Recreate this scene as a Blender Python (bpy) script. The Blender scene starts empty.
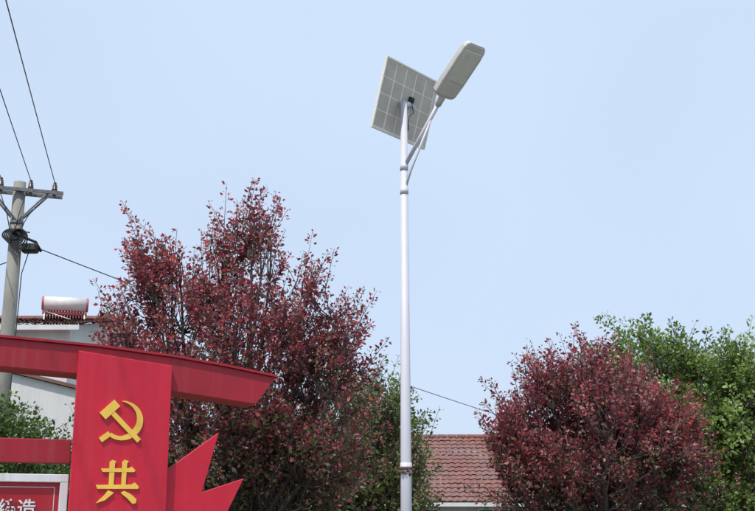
import bpy, bmesh, math, random
import numpy as np
from mathutils import Vector, Matrix
random.seed(7); np.random.seed(7)
scn=bpy.context.scene
scn.view_settings.view_transform='Standard'
scn.view_settings.look='None'
scn.view_settings.exposure=0

# ---------------------------------------------------------------- materials
def new_mat(name):
    m=bpy.data.materials.new(name); m.use_nodes=True
    nt=m.node_tree; b=nt.nodes['Principled BSDF']
    return m,nt,b
def mat(name,c1,c2=None,scale=6,rough=.6,metal=0,bump=0,bscale=60,detail=5,stretch=(1,1,1),spec=.5,streak=0):
    m,nt,b=new_mat(name)
    b.inputs['Roughness'].default_value=rough
    b.inputs['Metallic'].default_value=metal
    b.inputs['Specular IOR Level'].default_value=spec
    tc=nt.nodes.new('ShaderNodeTexCoord')
    mp=nt.nodes.new('ShaderNodeMapping'); mp.inputs['Scale'].default_value=stretch
    nt.links.new(tc.outputs['Object'],mp.inputs[0])
    if c2 is None: c2=tuple(x*.8 for x in c1)
    n=nt.nodes.new('ShaderNodeTexNoise'); n.inputs['Scale'].default_value=scale; n.inputs['Detail'].default_value=detail
    n.inputs['Roughness'].default_value=.65
    nt.links.new(mp.outputs[0],n.inputs['Vector'])
    r=nt.nodes.new('ShaderNodeValToRGB')
    r.color_ramp.elements[0].position=.32; r.color_ramp.elements[1].position=.68
    r.color_ramp.elements[0].color=(*c2,1); r.color_ramp.elements[1].color=(*c1,1)
    nt.links.new(n.outputs['Fac'],r.inputs[0])
    last=r.outputs[0]
    if streak:
        mp3=nt.nodes.new('ShaderNodeMapping'); mp3.inputs['Scale'].default_value=(14,14,.7)
        nt.links.new(tc.outputs['Object'],mp3.inputs[0])
        n3=nt.nodes.new('ShaderNodeTexNoise'); n3.inputs['Scale'].default_value=1.6; n3.inputs['Detail'].default_value=7
        nt.links.new(mp3.outputs[0],n3.inputs['Vector'])
        rg=nt.nodes.new('ShaderNodeMapRange'); rg.inputs[1].default_value=.5; rg.inputs[2].default_value=.78; rg.inputs[4].default_value=streak
        nt.links.new(n3.outputs['Fac'],rg.inputs[0])
        mx=nt.nodes.new('ShaderNodeMix'); mx.data_type='RGBA'; mx.inputs[7].default_value=(.30,.25,.23,1)
        nt.links.new(rg.outputs[0],mx.inputs[0]); nt.links.new(last,mx.inputs[6]); last=mx.outputs[2]
        rr=nt.nodes.new('ShaderNodeMapRange'); rr.inputs[3].default_value=rough-.08; rr.inputs[4].default_value=rough+.2
        nt.links.new(n3.outputs['Fac'],rr.inputs[0]); nt.links.new(rr.outputs[0],b.inputs['Roughness'])
    nt.links.new(last,b.inputs['Base Color'])
    if bump:
        n2=nt.nodes.new('ShaderNodeTexNoise'); n2.inputs['Scale'].default_value=bscale; n2.inputs['Detail'].default_value=6
        nt.links.new(mp.outputs[0],n2.inputs['Vector'])
        bp=nt.nodes.new('ShaderNodeBump'); bp.inputs['Strength'].default_value=bump; bp.inputs['Distance'].default_value=.02
        nt.links.new(n2.outputs['Fac'],bp.inputs['Height']); nt.links.new(bp.outputs[0],b.inputs['Normal'])
    return m
M={}
M['red']=mat('red_paint',(.60,.010,.036),(.50,.009,.031),scale=2.5,rough=.42,bump=.10,bscale=7,streak=.06)
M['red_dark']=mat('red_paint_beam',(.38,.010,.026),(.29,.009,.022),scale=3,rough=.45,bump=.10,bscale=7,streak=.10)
M['red_poster']=mat('poster_red',(.42,.012,.022),(.34,.010,.02),scale=3,rough=.35,streak=.04)
M['gold']=mat('yellow_lettering',(.88,.58,.09),(.78,.49,.07),scale=9,rough=.45)
M['white']=mat('white_paint',(.74,.74,.75),(.62,.62,.63),scale=5,rough=.45,stretch=(1,1,.3),streak=.25)
M['pole']=mat('pole_paint',(.62,.62,.68),(.54,.54,.60),scale=4,rough=.38,stretch=(3,3,.3),streak=.12)
M['lampgrey']=mat('lamp_grey',(.62,.61,.58),(.52,.51,.49),scale=8,rough=.45)
M['lens']=mat('lamp_lens',(.70,.69,.65),(.60,.60,.57),scale=14,rough=.12)
M['alu']=mat('aluminium',(.82,.79,.72),(.74,.71,.65),scale=20,rough=.4,metal=.05)
M['backsheet']=mat('backsheet',(.88,.86,.80),(.82,.80,.75),scale=6,rough=.5)
M['cell']=mat('cell_back',(.56,.52,.45),(.46,.43,.38),scale=5,rough=.35)
M['cellfront']=mat('cell_front',(.01,.015,.05),(.008,.012,.035),scale=5,rough=.15)
M['black']=mat('black_rubber',(.02,.02,.022),(.012,.012,.012),rough=.6)
M['rust']=mat('rusty_clamp',(.16,.07,.05),(.06,.04,.04),scale=30,rough=.8)
M['cable']=mat('cable_grey',(.05,.05,.055),(.03,.03,.035),rough=.6)
M['steel']=mat('galvanised_steel',(.22,.22,.225),(.12,.12,.125),scale=15,rough=.55,metal=.2)
M['concrete']=mat('concrete',(.29,.28,.255),(.17,.165,.155),scale=3,rough=.9,bump=.3,stretch=(1,1,.25))
M['porcelain']=mat('porcelain_brown',(.09,.06,.055),(.06,.04,.04),rough=.25)
M['wall']=mat('white_render_wall',(.74,.74,.73),(.60,.60,.60),scale=1.2,rough=.9,bump=.2,stretch=(1,1,.4),streak=.15)
M['wall_dim']=mat('cream_wall',(.62,.58,.50),(.48,.45,.40),scale=1.5,rough=.9,bump=.2,stretch=(1,1,.4))
M['glass']=mat('window_glass',(.03,.04,.05),(.02,.025,.03),rough=.08)
M['bark']=mat('bark',(.105,.08,.07),(.055,.042,.037),scale=14,rough=.9,bump=.6,stretch=(1,1,.3))
M['paving']=mat('paving_concrete',(.36,.35,.33),(.27,.265,.25),scale=.8,rough=.9,bump=.3,bscale=40)
M['asphalt']=mat('asphalt',(.06,.06,.062),(.045,.045,.047),scale=2,rough=.9,bump=.5,bscale=120)
M['marking']=mat('road_marking',(.75,.75,.72),(.6,.6,.58),scale=10,rough=.8)
M['grass']=mat('grass_ground',(.08,.11,.035),(.06,.06,.03),scale=.6,rough=1,bump=.6,bscale=30)
M['tankwhite']=mat('tank_white',(.72,.68,.67),(.62,.58,.57),rough=.3)
M['tankred']=mat('tank_red',(.50,.09,.09),(.42,.07,.07),rough=.4)

def tile_mat(name,c1,c2,c3):
    m,nt,b=new_mat(name)
    b.inputs['Roughness'].default_value=.85
    tc=nt.nodes.new('ShaderNodeTexCoord')
    v=nt.nodes.new('ShaderNodeTexVoronoi'); v.inputs['Scale'].default_value=3.2
    n=nt.nodes.new('ShaderNodeTexNoise'); n.inputs['Scale'].default_value=.9; n.inputs['Detail'].default_value=6
    nt.links.new(tc.outputs['Object'],v.inputs['Vector']); nt.links.new(tc.outputs['Object'],n.inputs['Vector'])
    mx=nt.nodes.new('ShaderNodeMix'); mx.data_type='RGBA'
    mx.inputs[6].default_value=(*c1,1); mx.inputs[7].default_value=(*c2,1)
    nt.links.new(v.outputs['Color'],mx.inputs[0])
    mx2=nt.nodes.new('ShaderNodeMix'); mx2.data_type='RGBA'; mx2.inputs[7].default_value=(*c3,1)
    r=nt.nodes.new('ShaderNodeMapRange'); r.inputs[1].default_value=.42; r.inputs[2].default_value=.70; r.inputs[4].default_value=.8
    nt.links.new(n.outputs['Fac'],r.inputs[0]); nt.links.new(r.outputs[0],mx2.inputs[0])
    nt.links.new(mx.outputs[2],mx2.inputs[6]); nt.links.new(mx2.outputs[2],b.inputs['Base Color'])
    return m
M['tile']=tile_mat('clay_tile',(.24,.11,.09),(.17,.07,.062),(.18,.115,.11))

def leaf_mat(name,trans=.40):
    m,nt,b=new_mat(name)
    a=nt.nodes.new('ShaderNodeAttribute'); a.attribute_name='leafcol'
    nt.links.new(a.outputs['Color'],b.inputs['Base Color'])
    b.inputs['Roughness'].default_value=.40; b.inputs['Specular IOR Level'].default_value=.5
    t=nt.nodes.new('ShaderNodeBsdfTranslucent')
    hs=nt.nodes.new('ShaderNodeHueSaturation'); hs.inputs['Saturation'].default_value=1.2; hs.inputs['Value'].default_value=1.8
    nt.links.new(a.outputs['Color'],hs.inputs['Color']); nt.links.new(hs.outputs[0],t.inputs['Color'])
    mx=nt.nodes.new('ShaderNodeMixShader'); mx.inputs[0].default_value=trans
    out=nt.nodes['Material Output']
    nt.links.new(b.outputs[0],mx.inputs[1]); nt.links.new(t.outputs[0],mx.inputs[2]); nt.links.new(mx.outputs[0],out.inputs['Surface'])
    return m
M['leaf']=leaf_mat('leaves')

# ---------------------------------------------------------------- helpers
def empty(name,loc=(0,0,0),rz=0):
    o=bpy.data.objects.new(name,None); o.location=loc; o.rotation_euler=(0,0,rz)
    scn.collection.objects.link(o); return o
def mesh_obj(name,verts,faces,m,parent=None,smooth=False):
    me=bpy.data.meshes.new(name); me.from_pydata([tuple(v) for v in verts],[],faces); me.update()
    o=bpy.data.objects.new(name,me); scn.collection.objects.link(o)
    for mm in (m if isinstance(m,(list,tuple)) else [m]): me.materials.append(mm)
    if smooth:
        for p in me.polygons: p.use_smooth=True
    if parent: o.parent=parent
    return o
def fixn(o):
    bm=bmesh.new(); bm.from_mesh(o.data); bmesh.ops.recalc_face_normals(bm,faces=bm.faces); bm.to_mesh(o.data); bm.free()
def bevel(o,w,seg=2):
    md=o.modifiers.new('bevel','BEVEL'); md.width=w; md.segments=seg; md.limit_method='ANGLE'; return o
def box(name,x0,x1,y0,y1,z0,z1,m,parent=None,bev=0):
    v=[(x0,y0,z0),(x1,y0,z0),(x1,y1,z0),(x0,y1,z0),(x0,y0,z1),(x1,y0,z1),(x1,y1,z1),(x0,y1,z1)]
    f=[(0,3,2,1),(4,5,6,7),(0,1,5,4),(1,2,6,5),(2,3,7,6),(3,0,4,7)]
    o=mesh_obj(name,v,f,m,parent)
    if bev: bevel(o,bev)
    return o
def prism(name,poly,y0,y1,m,parent=None,bev=0):
    """poly in local x,z, extruded along y"""
    n=len(poly)
    v=[(x,y0,z) for x,z in poly]+[(x,y1,z) for x,z in poly]
    f=[tuple(range(n)),tuple(range(2*n-1,n-1,-1))]+[(i,i+n,(i+1)%n+n,(i+1)%n) for i in range(n)]
    o=mesh_obj(name,v,f,m,parent); fixn(o)
    if bev: bevel(o,bev)
    return o
def tube_data(pts,radii,seg=10,cap=True):
    pts=[Vector(p) for p in pts]; V=[];F=[]
    if not isinstance(radii,(list,tuple)): radii=[radii]*len(pts)
    up=None
    for i,p in enumerate(pts):
        d=(pts[min(i+1,len(pts)-1)]-pts[max(i-1,0)]).normalized()
        if up is None:
            up=Vector((1,0,0)) if abs(d.x)<.8 else Vector((0,1,0))
        a=(up-d*up.dot(d)).normalized(); b=d.cross(a); up=a
        for k in range(seg):
            t=2*math.pi*k/seg; V.append(p+(a*math.cos(t)+b*math.sin(t))*radii[i])
    for i in range(len(pts)-1):
        for k in range(seg):
            F.append((i*seg+k,i*seg+(k+1)%seg,(i+1)*seg+(k+1)%seg,(i+1)*seg+k))
    if cap:
        F.append(tuple(range(seg-1,-1,-1))); F.append(tuple((len(pts)-1)*seg+k for k in range(seg)))
    return V,F
def tube(name,pts,radii,m,parent=None,seg=12,smooth=True):
    V,F=tube_data(pts,radii,seg)
    o=mesh_obj(name,V,F,m,parent)
    if smooth:
        for p in o.data.polygons:
            p.use_smooth=len(p.vertices)==4
    return o
def merge(name,parts,m,parent=None,smooth=False):
    V=[];F=[]
    for v,f in parts:
        n=len(V); V+=list(v); F+=[tuple(i+n for i in ff) for ff in f]
    return mesh_obj(name,V,F,m,parent,smooth)

# ---------------------------------------------------------------- ground, road
mesh_obj('ground',[(-600,-600,0),(600,-600,0),(600,600,0),(-600,600,0)],[(0,1,2,3)],M['grass'])
mesh_obj('road',[(-80,-4.2,.008),(80,-4.2,.008),(80,4.0,.008),(-80,4.0,.008)],[(0,1,2,3)],M['asphalt'])
rm=[]
for i in range(-16,16):
    x=i*5; rm.append(([(x,-.17,.012),(x+2.5,-.17,.012),(x+2.5,-.03,.012),(x,-.03,.012)],[(0,1,2,3)]))
merge('road_marking',rm,M['marking'])
box('kerb',-80,80,4.0,4.18,0,.14,M['concrete'],bev=.015)
box('kerb',-80,80,-4.38,-4.2,0,.14,M['concrete'],bev=.015)
box('pavement',-80,80,4.182,9.2,-.02,.12,M['paving'])

# ---------------------------------------------------------------- solar street lamp
LX,LY=.28,11.0
sl=empty('solar_street_lamp',(LX,LY,0))
tube('pole',[(0,0,.03),(0,0,2.18),(0,0,6.02)],[.062,.054,.035],M['pole'],sl,24)
tube('base_collar',[(0,0,.0),(0,0,.03)],[.16,.16],M['steel'],sl,20)
box('door_plate',-.035,.035,-.072,-.058,.5,.8,M['pole'],sl,.004)
tube('joint_ring',[(0,0,2.13),(0,0,2.24)],[.0585,.0575],M['pole'],sl,24)
tube('joint_strap',[(0,0,2.17),(0,0,2.20)],[.0605,.0600],M['rust'],sl,24)
bits=[]
rb=random.Random(4)
for a in range(0,360,24):
    c,s=math.cos(math.radians(a)),math.sin(math.radians(a)); z=2.10+rb.random()*.16
    bits.append(tube_data([(c*.05,s*.05,z),(c*(.07+.03*rb.random()),s*(.07+.03*rb.random()),z+.02*rb.random())],.007+.008*rb.random(),6))
merge('clamp_bolts',bits,M['rust'],sl)
# panel
phi=math.radians(51)
e1=Vector((math.cos(phi),math.sin(phi),0)); T=math.radians(74)
h=Vector((-math.sin(phi),math.cos(phi),0))
e2=(h*math.cos(T)+Vector((0,0,-math.sin(T)))).normalized()   # down slope
nb=e1.cross(e2)
if nb.y>0: nb=-nb                                  # back normal, towards road
PL,PW=.92,.77
pc=Vector((.02,.10,6.05))
def pp(a,b,c): return pc+e1*a+e2*b+nb*c
def pbox(name,a0,a1,b0,b1,c0,c1,m,parent):
    v=[pp(a,b,c) for c in (c0,c1) for a,b in ((a0,b0),(a1,b0),(a1,b1),(a0,b1))]
    f=[(0,3,2,1),(4,5,6,7),(0,1,5,4),(1,2,6,5),(2,3,7,6),(3,0,4,7)]
    o=mesh_obj(name,v,f,m,parent); fixn(o); return o
pbox('panel_backsheet',-PL/2+.018,PL/2-.018,-PW/2+.018,PW/2-.018,-.006,0,M['backsheet'],sl)
cs=[];nx,ny=5,4
cf=[]
for i in range(nx):
    for j in range(ny):
        g=.012; aw=(PL-.06)/nx; bw=(PW-.06)/ny
        a0=-PL/2+.03+i*aw+g; a1=a0+aw-2*g; b0=-PW/2+.03+j*bw+g*.6; b1=b0+bw-1.2*g
        cs.append(([pp(a0,b0,.003),pp(a1,b0,.003),pp(a1,b1,.003),pp(a0,b1,.003)],[(0,1,2,3)]))
        cf.append(([pp(a0,b0,-.009),pp(a1,b0,-.009),pp(a1,b1,-.009),pp(a0,b1,-.009)],[(0,1,2,3)]))
merge('cell_backs',cs,M['cell'],sl); merge('cell_fronts',cf,M['cellfront'],sl)
pbox('frame_top',-PL/2,PL/2,-PW/2,-PW/2+.018,-.012,.02,M['alu'],sl)
pbox('frame_bottom',-PL/2,PL/2,PW/2-.018,PW/2,-.012,.02,M['alu'],sl)
pbox('frame_left',-PL/2,-PL/2+.018,-PW/2+.0185,PW/2-.0185,-.012,.02,M['alu'],sl)
pbox('frame_right',PL/2-.018,PL/2,-PW/2+.0185,PW/2-.0185,-.012,.02,M['alu'],sl)
pbox('cross_bar',-.10,.12,-.015,.015,.0205,.05,M['pole'],sl)
pbox('junction_box',.03,.10,-.09,-.035,.004,.03,M['black'],sl)
tube('panel_bracket',[(0,0,5.99),tuple(pp(0,0,.05))],[.034,.028],M['pole'],sl)
tube('panel_lead',[tuple(pp(.05,-.05,.03)),tuple(pp(.06,.08,.09)),(.05,-.03,5.85),(.045,-.02,5.7)],.005,M['black'],sl,8)
# arm + lamp
hd=Vector((math.cos(math.radians(45)),-math.sin(math.radians(45)),0))
A0=Vector((0,0,5.30)); A1=Vector((.385,-.34,5.94))
tube('arm',[A0,A1],[.022,.022],M['pole'],sl,16)
tube('brace',[Vector((0,0,5.03)),Vector((0,0,5.03))+Vector((.07,-.063,.22)),A0+(A1-A0)*.72-Vector((0,0,.02))],[.013]*3,M['pole'],sl,12)
tube('collar_upper',[(0,0,5.26),(0,0,5.34)],[.043,.042],M['pole'],sl,24)
tube('collar_lower',[(0,0,5.0),(0,0,5.07)],[.044,.043],M['pole'],sl,24)
ax=(hd*.80+Vector((-.08,0,.60))).normalized(); wd=Vector((math.cos(math.radians(40)),math.sin(math.radians(40)),0))
wd=(wd-ax*wd.dot(ax)).normalized()
dn=ax.cross(wd); 
if dn.z>0: dn=-dn
def hp(a,w,d): return A1+ax*a+wd*w+dn*d
def hull(name,sections,m,e=.35):
    V=[];F=[]
    ns=20
    for (a,hw,dt,db) in sections:
        for k in range(ns):
            t=2*math.pi*(k+.5)/ns; c,s=math.cos(t),math.sin(t)
            x=hw*math.copysign(abs(c)**e,c); y=math.copysign(abs(s)**e,s); y=y*(db if y>0 else dt)
            V.append(hp(a,x,y))
    n=len(sections)
    for i in range(n-1):
        for k in range(ns): F.append((i*ns+k,i*ns+(k+1)%ns,(i+1)*ns+(k+1)%ns,(i+1)*ns+k))
    F.append(tuple(range(ns))); F.append(tuple((n-1)*ns+k for k in range(ns-1,-1,-1)))
    o=mesh_obj(name,V,F,m,sl,False); fixn(o); bevel(o,.004,2)
    return o
hull('lamp_housing',[(.02,.085,.025,.028),(.03,.12,.045,.034),(.06,.140,.06,.038),(.20,.148,.066,.040),(.52,.148,.06,.040),(.61,.142,.048,.036),(.65,.125,.034,.030),(.668,.10,.018,.02)],M['lampgrey'])
hull('lamp_lens',[(.225,.112,-.03,.043),(.23,.118,-.03,.046),(.58,.118,-.03,.046),(.59,.110,-.03,.043)],M['lens'],.3)
hull('driver_cover',[(.05,.095,-.02,.043),(.055,.10,-.02,.045),(.19,.10,-.02,.045),(.195,.095,-.02,.043)],M['lampgrey'],.25)
tube('lamp_socket',[A1-(A1-A0).normalized()*.09,A1+ax*.0,A1+ax*.06],[.032,.038,.034],M['lampgrey'],sl,16)
fins=[]
for i in range(7):
    w=-.09+i*.03
    v=[hp(a,w+q,d) for q in (-.003,.003) for a,d in ((.12,-.05),(.55,-.05),(.5,-.085),(.16,-.085))]
    fins.append((v,[(0,1,2,3),(7,6,5,4),(0,4,5,1),(1,5,6,2),(2,6,7,3),(3,7,4,0)]))
merge('cooling_fins',fins,M['lampgrey'],sl)

# ---------------------------------------------------------------- party notice board sign
sg=empty('red_notice_board',(-1.74,7.5,.12),math.radians(22))
ZO=-.12
topR=[(-1.5,2.845),(-.82,2.837),(-.166,2.812),(.345,2.771),(.72,2.725),(1.095,2.668)]
botR=[(.951,2.469),(.35,2.533),(-.31,2.622),(-.82,2.646),(-1.5,2.655)]
tl=[(x,z+ZO) for x,z in topR]; bl=[(x,z+ZO) for x,z in botR]
full=tl+bl[:-1]+[bl[-1]]+[(-3-x,z) for x,z in reversed(bl[:-1])]+[(-3-x,z) for x,z in reversed(tl[1:])]
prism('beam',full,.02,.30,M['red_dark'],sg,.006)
capt=[(x,z+.001) for x,z in tl]
cap=[(x,z+.016) for x,z in capt]+[(capt[-1][0]+.015,capt[-1][1])]+[(x,z) for x,z in reversed(capt)]+[(-3-x,z) for x,z in capt[1:]]+[(-3-capt[-1][0]-.015,capt[-1][1])]+[(-3-x,z+.016) for x,z in reversed(capt[1:])]
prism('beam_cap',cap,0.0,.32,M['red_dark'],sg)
def column(mx,name):
    f=(lambda x:-3-x) if mx else (lambda x:x)
    prism(name,[(f(-.307),0),(f(.329),0),(f(.329),2.705+ZO),(f(-.307),2.775+ZO)],-.03,.0185,M['red'],sg,.005)
    prism(name+'_core',[(f(-.277),0),(f(.299),0),(f(.299),2.45+ZO),(f(-.277),2.45+ZO)],.019,.26,M['red_dark'],sg)
column(False,'column'); column(True,'column_far')
burst=[(.329,1.994),(.69,2.263),(.585,1.851),(.879,1.949),(.74,1.66),(.95,1.60),(.72,1.40),(.88,1.18),(.62,1.08),(.68,.8),(.329,.85)]
burst=[(x,z+ZO) for x,z in burst]
prism('starburst',burst,.03,.07,M['red'],sg,.004)
prism('starburst_far',[(-3-x,z) for x,z in burst],.03,.07,M['red'],sg,.004)
box('mid_bar',-2.692,-.308,.06,.18,2.03+ZO,2.185+ZO,M['red_dark'],sg,.004)
fx0,fx1,fz0,fz1=-2.68,-.312,.75+ZO,1.955+ZO; fw=.052
box('frame_top',fx0,fx1,.03,.11,fz1-fw,fz1,M['white'],sg,.004)
box('frame_bottom',fx0,fx1,.03,.11,fz0,fz0+fw,M['white'],sg,.004)
box('frame_right',fx1-fw,fx1,.031,.109,fz0+fw,fz1-fw,M['white'],sg,.004)
box('frame_left',fx0,fx0+fw,.031,.109,fz0+fw,fz1-fw,M['white'],sg,.004)
box('poster_sheet',fx0+fw,fx1-fw,.06,.1,fz0+fw,fz1-fw,M['red_poster'],sg)
bz1=fz1-fw-.03; bz0=bz1-.24; bx1=fx1-fw-.03; bx0=bx1-2.1
bw=.004
for nm,a in {'title_line_top':(bx0,bx1,bz1-bw,bz1),'title_line_bottom':(bx0,bx1,bz0,bz0+bw),'title_line_right':(bx1-bw,bx1,bz0+bw,bz1-bw),'title_line_left':(bx0,bx0+bw,bz0+bw,bz1-bw)}.items():
    box(nm,a[0],a[1],.056,.0595,a[2],a[3],M['white'],sg)
def text(s,x,z,size,m,name,y=.055,ext=.002,bold=0,ax_='CENTER'):
    c=bpy.data.curves.new(name,'FONT'); c.body=s; c.size=size; c.extrude=ext; c.align_x=ax_; c.align_y='CENTER'
    c.offset=bold
    o=bpy.data.objects.new(name,c); scn.collection.objects.link(o); c.materials.append(m)
    o.parent=sg; o.location=(x,y,z); o.rotation_euler=(math.pi/2,0,0); return o
text('不忘初心 牢记使命 缔造',bx1-.11,bz1-.145,.12,M['white'],'title_text',bold=.0014,ax_='RIGHT')
for k in range(6):
    text('为人民服务 建设美丽乡村 共同富裕',-1.5,bz0-.1-.11*k,.075,M['white'],'body_text_%d'%(k+1))
def xy(pts,cx,cz,s): return [(cx+x*s,cz+z*s) for x,z in pts]
def thick(p,q,w):
    dx,dz=q[0]-p[0],q[1]-p[1]; l=math.hypot(dx,dz); nx,nz=-dz/l*w/2,dx/l*w/2
    return [(p[0]+nx,p[1]+nz),(q[0]+nx,q[1]+nz),(q[0]-nx,q[1]-nz),(p[0]-nx,p[1]-nz)]
cx,cz,S=.005,2.315+ZO,.135
out=[];inn=[]
for i in range(25):
    a=math.radians(92-i*(92+128)/24)
    out.append((math.cos(a)*1.03,math.sin(a)*.98))
    t=i/24; w=.02+.30*math.sin(math.pi*min(1,t*1.15+.02)/1.25)
    inn.append((math.cos(a)*(1.03-w),math.sin(a)*(.98-w)))
prism('sickle_blade',xy(out+inn[::-1],cx,cz,S),-.042,-.031,M['gold'],sg)
prism('sickle_handle',xy(thick((-.58,-.66),(-1.02,-1.0),.26),cx,cz,S),-.043,-.0312,M['gold'],sg)
prism('hammer_handle',xy(thick((-.50,.36),(.88,-.98),.24),cx,cz,S),-.045,-.0314,M['gold'],sg)
prism('hammer_head',xy(thick((-.98,.18),(-.30,.86),.44),cx,cz,S),-.047,-.0316,M['gold'],sg)
def strokes(lst,cx,cz,s,nm):
    for i,pl in enumerate(lst):
        prism('%s_stroke_%d'%(nm,i+1),xy(pl,cx,cz,s),-.041-.0006*i,-.0311-.0002*i,M['gold'],sg)
gong=[[(-.42,.92),(-.30,1.02),(-.10,.96),(-.16,.86),(-.18,-.28),(-.40,-.28)],
      [(.18,.94),(.30,1.04),(.50,.98),(.42,.86),(.40,-.28),(.20,-.28)],
      [(-.82,.60),(-.74,.44),(.78,.46),(.84,.54),(.66,.72),(.52,.64)],
      [(-1.02,-.18),(-.94,-.36),(1.0,-.34),(1.05,-.24),(.84,-.04),(.68,-.14)],
      [(-.42,-.42),(-.14,-.54),(-.32,-.70),(-.55,-.90),(-.95,-1.04),(-.84,-.90),(-.60,-.68)],
      [(.18,-.54),(.34,-.44),(.68,-.60),(.96,-.84),(.94,-1.02),(.78,-1.06),(.52,-.80)]]
strokes(gong,-.005,1.912+ZO,.137,'gong')
text('产',0,1.50+ZO,.30,M['gold'],'chan_text',-.035,.006,.004); text('党',0,1.12+ZO,.30,M['gold'],'dang_text',-.035,.006,.004)
for i,ch in enumerate('为人民'): text(ch,-3,2.28+ZO-i*.4,.30,M['gold'],'far_text_%d'%(i+1),-.035,.006,.004)

# ---------------------------------------------------------------- utility pole
UX,UY=-6.81,20.0
up=empty('utility_pole',(UX,UY,0))
tube('pole_shaft',[(0,0,0),(0,0,4),(0,0,8.02)],[.155,.14,.112],M['concrete'],up,24)
ad=Vector((.945,.325,0)).normalized(); pd=Vector((ad.y,-ad.x,0))
def arm_bar(name,c,half,w,hh,off):
    v=[]
    for sx in (-half,half):
        for a,b in ((-w,-hh),(w,-hh),(w,hh),(-w,hh)):
            v.append(c+ad*sx+pd*(a+off)+Vector((0,0,b)))
    o=mesh_obj(name,v,[(0,1,2,3),(7,6,5,4),(0,4,5,1),(1,5,6,2),(2,6,7,3),(3,7,4,0)],M['steel'],up); fixn(o); return o
arm_bar('crossarm_front',Vector((0,0,7.84)),.80,.025,.032,.14)
arm_bar('crossarm_back',Vector((0,0,7.84)),.80,.025,.032,-.14)
for i,(s,z0,z1) in enumerate([(.52,7.82,7.22),(-.52,7.82,7.22)]):
    for k in (.14,-.14):
        tube('brace_%d_%d'%(i,k>0),[ad*s+pd*k+Vector((0,0,z0)),pd*k*.8+Vector((0,0,z1))],.02,M['steel'],up,6,False)
ins_s=[.64,.20,-.34,-.72]
for i,s in enumerate(ins_s):
    b=ad*s+Vector((0,0,7.87))
    tube('pin_%d'%i,[b-Vector((0,0,.04)),b+Vector((0,0,.08))],.012,M['steel'],up,8)
    prof=[(0,.05),(.03,.055),(.035,.04),(.07,.052),(.075,.036),(.11,.045),(.115,.03),(.15,.033),(.17,.02)]
    tube('insulator_%d'%i,[b+Vector((0,0,.05+z)) for z,r in prof],[r for z,r in prof],M['porcelain'],up,14)
    arm_bar('tie_%d'%i,Vector((0,0,7.876))+ad*s,.03,.16,.004,0)
tube('band_upper',[(0,0,7.18),(0,0,7.24)],.128,M['steel'],up,20)
tube('band_lower',[(0,0,6.86),(0,0,6.93)],.133,M['steel'],up,20)
ring=[]
for k in range(5):
    pts=[Vector((.04*k-.03+.17*math.cos(t),-.15-.02*k,6.95+(.11+.02*k)*math.sin(t)-.025*k)) for t in np.linspace(0,2*math.pi*.98,24)]
    ring.append(tube_data(pts,.015,6))
merge('cable_coil',ring,M['black'],up,None)
box('junction_box',.16,.46,-.14,.04,6.62,6.80,M['black'],up,.04)
box('junction_box_lid',.19,.43,-.165,-.1405,6.66,6.78,M['cable'],up,.008)
tube('splice',[(.0,-.15,6.98),(.2,-.15,6.90),(.42,-.1,6.82),(.50,0,6.66)],.026,M['black'],up,8)
tube('bracket',[(.0,-.12,7.05),(.3,-.12,7.0)],.014,M['steel'],up,6)
tube('drop_cable',[(.30,-.05,6.7),(.22,-.16,6.2),(.19,-.17,4),(.19,-.17,.1)],.010,M['black'],up,6)
for i,s in enumerate((.64,.20,-.34)):
    tube('jumper_%d'%i,[ad*s+Vector((0,0,8.0)),ad*(s*.85)+Vector((0,-.16,7.75)),ad*(s*.4)+Vector((0,-.17,7.35)),ad*(s*.15)+Vector((0,-.17,7.0))],.009,M['black'],up,6)
BX,BY=2.3,-24.0
up2=empty('utility_pole',(BX,BY,0))
tube('pole_shaft_b',[(0,0,0),(0,0,8.02)],[.155,.112],M['concrete'],up2,20)
tube('crossarm_b',[ad*-.8+Vector((0,0,7.86)),ad*.8+Vector((0,0,7.86))],.035,M['steel'],up2,6)
for i,s in enumerate(ins_s):
    b=ad*s+Vector((0,0,7.87)); tube('insulator_b%d'%i,[b+Vector((0,0,z)) for z,r in prof],[r for z,r in prof],M['porcelain'],up2,10)
def wire(name,a,b,sag,r,n=40):
    a=Vector(a);b=Vector(b)
    pts=[a.lerp(b,i/n)-Vector((0,0,sag*4*(i/n)*(1-i/n))) for i in range(n+1)]
    return tube(name,pts,r,M['cable'],None,6)
wr=empty('overhead_wires')
for i,s in enumerate(ins_s):
    w=wire('wire_%d'%(i+1),Vector((UX,UY,8.06))+ad*s,Vector((BX,BY,8.06))+ad*s,.18,.0085); w.parent=wr
w=wire('service_cable',(UX+.25,UY,6.80),(6.4,39.6,4.95),.16,.010); w.parent=wr
w=wire('side_cable',(UX,UY,6.5),(UX-9,UY+6,6.6),.3,.010); w.parent=wr

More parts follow.
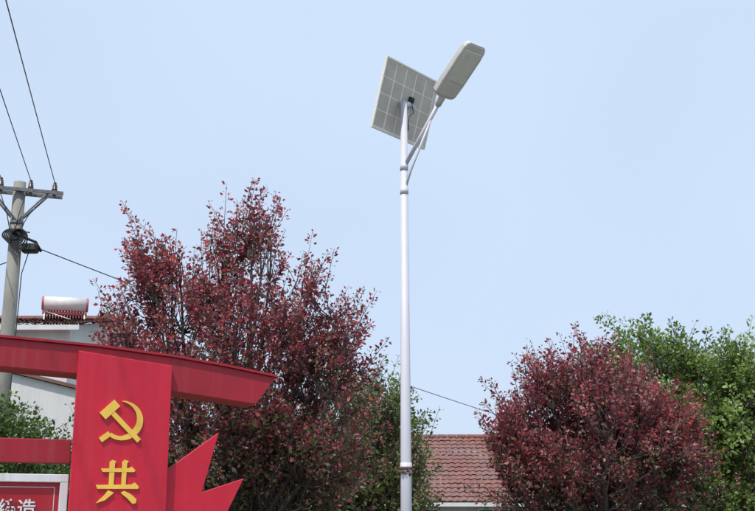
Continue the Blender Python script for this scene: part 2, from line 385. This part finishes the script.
# ---------------------------------------------------------------- tiled roofs / houses
def corr_roof(name,x0,x1,ye,ze,yr,zr,parent,rib=.22,row=.32,amp=.04):
    nxs=int((x1-x0)/rib*6); L=math.hypot(yr-ye,zr-ze); rows=int(L/row)
    sl_=Vector((0,yr-ye,zr-ze)).normalized(); nn=Vector((0,-(zr-ze),yr-ye)).normalized()
    if nn.z<0: nn=-nn
    V=[];F=[]
    rr_=np.random.RandomState(3)
    for r in range(rows):
        jit=rr_.normal(size=nxs//6+2)*.004
        for e in (0,1):
            for i in range(nxs+1):
                x=x0+(x1-x0)*i/nxs
                w=amp*abs(math.sin(math.pi*(x-x0)/rib))+jit[i//6]
                base=Vector((x,ye,ze))+sl_*(L*(r+e)/rows+(-.02 if e==0 else 0)+jit[i//6])+nn*(w+(.03 if e==0 else 0.0))
                V.append(base)
        b=r*2*(nxs+1)
        for i in range(nxs): F.append((b+i,b+i+1,b+nxs+2+i,b+nxs+1+i))
    return mesh_obj(name,V,F,M['tile'],parent)
def house(nm,x0,x1,y0,y1,ze,zr,wallmat,wins,over=.35):
    h_=empty(nm,(0,0,0))
    box('walls',x0,x1,y0,y1,0,ze-.05,wallmat,h_)
    ym=(y0+y1)/2
    for nme,x in (('gable_a',x0),('gable_b',x1)):
        xa,xb=(x+.002,x+.2) if x==x0 else (x-.2,x-.002)
        V=[(xa,y0+.01,ze-.049),(xa,y1-.01,ze-.049),(xa,ym,zr-.06),(xb,y0+.01,ze-.049),(xb,y1-.01,ze-.049),(xb,ym,zr-.06)]
        o=mesh_obj(nme,V,[(0,1,2),(5,4,3),(0,3,4,1),(1,4,5,2),(2,5,3,0)],wallmat,h_); fixn(o)
    sl0=(zr-ze)/(ym-y0)
    corr_roof('roof_front',x0-over,x1+over,y0-over,ze-over*sl0,ym,zr,h_)
    corr_roof('roof_back',x0-over,x1+over,y1+over,ze-over*sl0,ym,zr,h_)
    box('eave_board',x0-over,x1+over,y0-over-.03,y0-over+.02,ze-over*sl0-.14,ze-over*sl0-.02,M['wall'],h_)
    rp=[]; n=int((x1-x0+2*over)/.35)
    for i in range(n):
        xx=x0-over+i*.35
        rp.append(tube_data([(xx,ym,zr+.04),(xx+.33,ym,zr+.05)],[.10,.085],10))
    merge('ridge_tiles',rp,M['tile'],h_)
    for k,(wx,wz,ww,wh) in enumerate(wins):
        box('window_glass_%d'%k,wx,wx+ww,y0-.012,y0-.004,wz,wz+wh,M['glass'],h_)
        f=.05
        box('window_head_%d'%k,wx-f,wx+ww+f,y0-.04,y0-.003,wz+wh,wz+wh+f,M['white'],h_)
        box('window_sill_%d'%k,wx-f-.03,wx+ww+f+.03,y0-.07,y0-.003,wz-f,wz,M['white'],h_)
        box('window_side_a%d'%k,wx-f,wx,y0-.04,y0-.003,wz,wz+wh,M['white'],h_)
        box('window_side_b%d'%k,wx+ww,wx+ww+f,y0-.04,y0-.003,wz,wz+wh,M['white'],h_)
        box('window_mullion_%d'%k,wx+ww/2-.02,wx+ww/2+.02,y0-.03,y0-.013,wz,wz+wh,M['white'],h_)
    return h_
hr=house('red_tile_house',-1.0,13.0,35.5,44.0,2.62,4.78,M['wall_dim'],[(.5,.9,1.4,1.3),(3.2,.9,1.4,1.3),(8,.9,1.4,1.3),(10.5,.9,1.4,1.3)])
box('door',5.6,6.6,35.46,35.495,.05,2.1,M['steel'],hr)
box('roof_bracket',6.36,6.42,39.6,39.66,4.7,5.05,M['steel'],hr)
cw=empty('courtyard_wall')
box('wall_body',-6,22,29.0,29.24,0,1.75,M['wall'],cw)
box('wall_coping',-6.05,22.05,28.95,29.29,1.752,1.84,M['tile'],cw,.02)

wh=house('white_village_house',-17,-7.45,26.3,34.5,6.45,7.3,M['wall'],[(-15.5,4.2,1.5,1.4),(-12.8,4.2,1.5,1.4),(-15.5,1,1.5,1.4),(-10.1,1,1.5,1.4)],.3)
box('floor_band',-17.05,-7.4,26.22,26.29,3.3,3.5,M['wall_dim'],wh)
box('front_door',-12.9,-11.6,26.26,26.295,.05,2.3,M['steel'],wh)
an=empty('white_annex_building')
prism('annex_wall',[(-9.6,0),(-5.9,0),(-5.9,4.35),(-9.6,5.25)],23.0,25.6,M['wall'],an)
prism('annex_coping',[(-9.7,5.29),(-5.75,4.33),(-5.75,4.40),(-9.7,5.36)],22.9,25.7,M['tile'],an)
# solar water heater on roof, tubes face the far (sunny) slope
sw=empty('solar_water_heater',(-8.45,29.2,7.12),math.radians(196))
tube('tank',[(-.56,0,.40),(.56,0,.40)],.19,M['tankwhite'],sw,28)
tube('tank_cap_a',[(-.61,0,.40),(-.60,0,.40),(-.561,0,.40)],[.13,.19,.196],M['tankred'],sw,28)
tube('tank_cap_b',[(.561,0,.40),(.60,0,.40),(.61,0,.40)],[.196,.19,.13],M['tankred'],sw,28)
tb=[tube_data([(x,-.15,.34),(x,-1.35,-.25)],.028,8) for x in np.linspace(-.5,.5,14)]
merge('vacuum_tubes',tb,M['cellfront'],sw,True)
box('foot_rail',-.6,.6,-1.42,-1.34,-.30,-.23,M['alu'],sw)
for i,x in enumerate((-.52,.52)):
    tube('leg_%d'%i,[(x,0,.25),(x,.25,-.25)],.02,M['alu'],sw,6); tube('rail_%d'%i,[(x,-.05,.27),(x,-1.38,-.28)],.018,M['alu'],sw,6)
tube('leg_brace',[(-.52,.2,-.15),(.52,.05,.18)],.012,M['alu'],sw,6)
tube('reflector',[(-.58,.02,.14),(.58,.02,.14)],.05,M['tankred'],sw,10)

# ---------------------------------------------------------------- trees
def make_tree(name,base,ells,nshoot,leaves_per,leaf,palette,weights,upness=.9,shoot=(.25,.55),trunk_r=.08,fork=1.1,tipcol=None,tipw=.0,seed=1,lowcol=None,lowz=(0,0),spread=.055,clump=.30):
    rng=np.random.RandomState(seed)
    root=empty(name,(base[0],base[1],0))
    B=np.array([base[0],base[1],0.0])
    E=[(np.array(c)-B,np.array(r)) for c,r in ells]
    vol=np.array([r[0]*r[1]*r[2] for c,r in E])**.75; vol/=vol.sum()
    tubes=[]
    tubes.append(tube_data([(0,0,0),(rng.normal()*.03,rng.normal()*.03,fork*.5),(0,0,fork)],[trunk_r*1.3,trunk_r,trunk_r*.9],10))
    limb_pts=[]
    nl=26
    for i in range(nl):
        c,r=E[i%len(E)]
        d=rng.normal(size=3); d/=np.linalg.norm(d); d[2]=abs(d[2])*.6+.3
        tip=c+r*d*.8
        n=10; s=np.array([0,0,fork*(.75+.25*rng.rand())])
        ctrl=np.array([tip[0]*.62,tip[1]*.62,s[2]+(tip[2]-s[2])*.4])
        P=[]
        for k in range(n+1):
            t=k/n; p=(1-t)**2*s+2*t*(1-t)*ctrl+t*t*tip+(rng.normal(size=3)*.025 if 0<k<n else 0); P.append(p)
        rr=[trunk_r*.5*(1-k/n)**.8+.005 for k in range(n+1)]
        tubes.append(tube_data([tuple(p) for p in P],rr,6,False))
        limb_pts+=P[3:]
    LP=np.array(limb_pts)
    LV=[];LC=[]
    pal=np.array(palette); ph=rng.rand(3)*6
    for i in range(nshoot):
        for tr in range(12):
            c,r=E[rng.choice(len(E),p=vol)]
            d=rng.normal(size=3); d/=np.linalg.norm(d)
            rad=rng.rand()**.42
            p=c+r*d*rad
            cl=math.sin(6.5*p[0]+ph[0])*math.sin(6.5*p[1]+ph[1])+math.sin(5.5*p[2]+3*p[0]+ph[2])*.8
            if cl<.55-clump or rng.rand()<.25: break
        if p[2]<fork*.75: continue
        od=np.array([p[0]*.35,p[1]*.35,0]); no=np.linalg.norm(od)
        if no>.6: od*=.6/no
        dirv=np.array([0,0,upness])+od+rng.normal(size=3)*.28
        dirv/=np.linalg.norm(dirv)
        L=rng.uniform(*shoot)*(1.35 if (rad>.85 and d[2]>.3 and rng.rand()<.4) else 1)
        q=p+dirv*L
        dd=np.linalg.norm(LP-p+np.array([0,0,.25]),axis=1); j=dd.argmin()
        if dd[j]<.9:
            a=LP[j]; mid=(a+p)/2+np.array([0,0,-.04])
            tubes.append(tube_data([tuple(a),tuple(mid),tuple(p),tuple(q)],[.008,.006,.005,.002],4,False))
        else:
            tubes.append(tube_data([tuple(p),tuple(q)],[.005,.002],4,False))
        m=int(leaves_per*rng.uniform(.5,1.35))
        t=rng.rand(m)**.85
        side=rng.normal(size=(m,3)); side-=np.outer(side@dirv,dirv); side/=np.linalg.norm(side,axis=1)[:,None]
        cen=p+np.outer(t*L,dirv)+side*(rng.rand(m)*spread*(1.25-.8*t)+.008)[:,None]
        ldir=side*1.0+dirv*rng.uniform(.2,1.0,(m,1))+rng.normal(size=(m,3))*.3; ldir/=np.linalg.norm(ldir,axis=1)[:,None]
        nn_=np.cross(ldir,rng.normal(size=(m,3))); nn_/=np.linalg.norm(nn_,axis=1)[:,None]
        wv=np.cross(ldir,nn_)
        sz=leaf*rng.uniform(.55,1.35,m)[:,None]*(1.15-.4*t)[:,None]
        a=cen; tip=cen+ldir*sz; mw=cen+ldir*sz*.5
        l=mw+wv*sz*.30+nn_*sz*.10; rr_=mw-wv*sz*.30+nn_*sz*.10
        LV.append(np.stack([a,l,tip,rr_],1).reshape(-1,3))
        sb=rng.uniform(.6,1.5)
        ch=rng.choice(len(pal),p=weights,size=m)
        base_i=rng.choice(len(pal),p=weights); ch=np.where(rng.rand(m)<.55,base_i,ch)
        col=pal[ch]*sb*rng.uniform(.75,1.25,(m,1))
        if tipcol is not None:
            k=(rng.rand(m)<tipw*(t**2)*1.6)
            col[k]=np.array(tipcol)*rng.uniform(.6,1.4,(k.sum(),1))
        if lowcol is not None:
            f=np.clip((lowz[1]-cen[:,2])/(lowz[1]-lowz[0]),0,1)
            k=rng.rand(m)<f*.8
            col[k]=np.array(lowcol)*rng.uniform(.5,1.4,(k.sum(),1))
        LC.append(np.repeat(col,4,axis=0))
    V=np.concatenate(LV); C=np.concatenate(LC); nv=len(V); nf=nv//4
    me=bpy.data.meshes.new('leaves')
    me.vertices.add(nv); me.vertices.foreach_set('co',V.astype(np.float32).ravel())
    tri=np.arange(nv).reshape(-1,4)
    loops=np.stack([tri[:,0],tri[:,1],tri[:,2],tri[:,0],tri[:,2],tri[:,3]],1).ravel()
    me.loops.add(len(loops)); me.loops.foreach_set('vertex_index',loops.astype(np.int32))
    me.polygons.add(nf*2); me.polygons.foreach_set('loop_start',np.arange(0,nf*6,3).astype(np.int32)); me.polygons.foreach_set('loop_total',np.full(nf*2,3,dtype=np.int32))
    me.update(calc_edges=True); me.validate()
    at=me.color_attributes.new('leafcol','FLOAT_COLOR','POINT')
    at.data.foreach_set('color',np.concatenate([np.clip(C,0,1),np.ones((nv,1))],1).astype(np.float32).ravel())
    me.materials.append(M['leaf'])
    o=bpy.data.objects.new('leaves',me); scn.collection.objects.link(o); o.parent=root
    merge('trunk_and_branches',tubes,M['bark'],root,True)
    return root
purple=[(.20,.062,.078),(.135,.046,.062),(.29,.078,.090),(.16,.13,.085),(.36,.19,.185)]
pw=[.31,.22,.18,.14,.15]
make_tree('purple_leaf_plum_tree',(-1.65,12.5),[
 ((-1.52,12.5,4.62),(.36,.42,.66)),((-1.95,12.6,4.35),(.26,.35,.62)),((-2.50,12.5,4.40),(.34,.4,.56)),((-2.72,12.4,3.8),(.42,.5,.6)),
 ((-1.85,12.5,3.15),(1.2,1.1,1.15)),((-.85,12.4,3.70),(.42,.5,.72)),((-.38,12.5,3.45),(.30,.4,.58)),((-.75,12.5,2.4),(.75,.8,.9)),((-2.2,12.4,2.2),(1.1,1,.7)),((-1.35,12.8,2.1),(.8,.8,.7))],
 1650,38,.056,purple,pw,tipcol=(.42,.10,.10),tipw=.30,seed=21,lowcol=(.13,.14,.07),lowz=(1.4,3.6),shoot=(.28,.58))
make_tree('purple_leaf_plum_tree',(2.75,14.0),[
 ((2.72,14,2.60),(1.18,1.2,1.0)),((2.70,14,3.28),(.50,.6,.50)),((2.2,14,3.05),(.32,.5,.50)),((1.85,14,2.6),(.4,.5,.5)),((3.55,14,2.65),(.50,.6,.50)),((3.2,14,3.1),(.42,.6,.45)),((2.05,14,2.1),(.68,.8,.7)),((3.5,14,2.0),(.68,.8,.7))],
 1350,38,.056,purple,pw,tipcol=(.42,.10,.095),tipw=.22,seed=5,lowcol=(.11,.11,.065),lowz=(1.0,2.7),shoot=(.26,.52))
green=[(.16,.225,.065),(.115,.17,.05),(.24,.31,.11),(.08,.12,.04)]
gw=[.35,.25,.27,.13]
make_tree('green_leaf_tree',(5.6,17.8),[
 ((4.15,17.8,4.15),(.60,.7,.60)),((4.9,17.8,3.98),(.6,.7,.62)),((5.5,17.8,3.75),(.7,1,.78)),((6.3,17.8,3.75),(.9,1,.82)),((5.8,17.8,2.7),(1.8,1.5,1.3)),((4.6,17.8,3.1),(.9,1,1.0)),((7.2,17.8,3.0),(1.2,1.2,1.0))],
 1750,36,.078,green,gw,upness=.5,seed=8,spread=.10,trunk_r=.11)
make_tree('young_green_tree',(.02,14.8),[
 ((-.05,14.8,2.95),(.5,.6,.5)),((.12,14.8,2.4),(.55,.7,.7)),((-.5,14.8,2.8),(.5,.6,.6)),((-.6,14.8,2.0),(.7,.7,.6)),((.15,14.8,1.9),(.55,.7,.6)),((-1.1,14.9,2.0),(.6,.6,.7))],
 860,34,.062,[(.14,.175,.065),(.11,.14,.05),(.20,.22,.10),(.13,.10,.075)],[.35,.3,.2,.15],upness=.6,seed=11,spread=.08)
make_tree('evergreen_shrub_tree',(-4.45,12.2),[
 ((-4.35,12.2,2.35),(.6,.8,.65)),((-5.0,12.2,2.4),(.8,.8,.75)),((-3.75,12.1,2.10),(.55,.6,.5)),((-4.4,12.2,1.7),(1.2,1,.7))],
 1000,38,.060,[(.10,.16,.05),(.07,.115,.04),(.15,.215,.07)],[.4,.35,.25],upness=.35,seed=13,spread=.09,fork=.7,clump=.1,shoot=(.2,.4))

# ---------------------------------------------------------------- light & sky
sd=Vector((-.22,-.42,.88)).normalized()
el=math.asin(sd.z); rot=math.atan2(sd.x,sd.y)
w=bpy.data.worlds.new('World'); scn.world=w; w.use_nodes=True
nt=w.node_tree; bg=nt.nodes['Background']
sk=nt.nodes.new('ShaderNodeTexSky'); sk.sky_type='NISHITA'; sk.sun_disc=False
sk.sun_elevation=el; sk.sun_rotation=rot; sk.air_density=1.0; sk.dust_density=3.0; sk.ozone_density=1.0
# summer haze veil with very soft unevenness over the clear sky
tc=nt.nodes.new('ShaderNodeTexCoord')
no=nt.nodes.new('ShaderNodeTexNoise'); no.inputs['Scale'].default_value=1.6; no.inputs['Detail'].default_value=3; no.inputs['Roughness'].default_value=.45
nt.links.new(tc.outputs['Generated'],no.inputs['Vector'])
mr=nt.nodes.new('ShaderNodeMapRange'); mr.inputs[1].default_value=.3; mr.inputs[2].default_value=.7; mr.inputs[3].default_value=.68; mr.inputs[4].default_value=.88
nt.links.new(no.outputs['Fac'],mr.inputs[0])
hz=nt.nodes.new('ShaderNodeMix'); hz.data_type='RGBA'
nt.links.new(mr.outputs[0],hz.inputs[0])
hz.inputs[7].default_value=(4.98,6.0,7.55,1)
nt.links.new(sk.outputs[0],hz.inputs[6])
nt.links.new(hz.outputs[2],bg.inputs['Color']); bg.inputs['Strength'].default_value=.14
sun=bpy.data.lights.new('sun','SUN'); sun.energy=3.7; sun.angle=math.radians(.6); sun.color=(1,.95,.88)
so=bpy.data.objects.new('sun',sun); scn.collection.objects.link(so)
so.rotation_euler=sd.to_track_quat('Z','Y').to_euler(); so.location=(0,0,30)

# ---------------------------------------------------------------- camera
cam=bpy.data.cameras.new('camera'); co=bpy.data.objects.new('camera',cam); scn.collection.objects.link(co)
co.location=(0,0,1.6); co.rotation_euler=(math.radians(90+14),0,0)
cam.sensor_width=36; cam.lens=36*1100/755; cam.clip_end=3000; cam.clip_start=.05
scn.camera=co
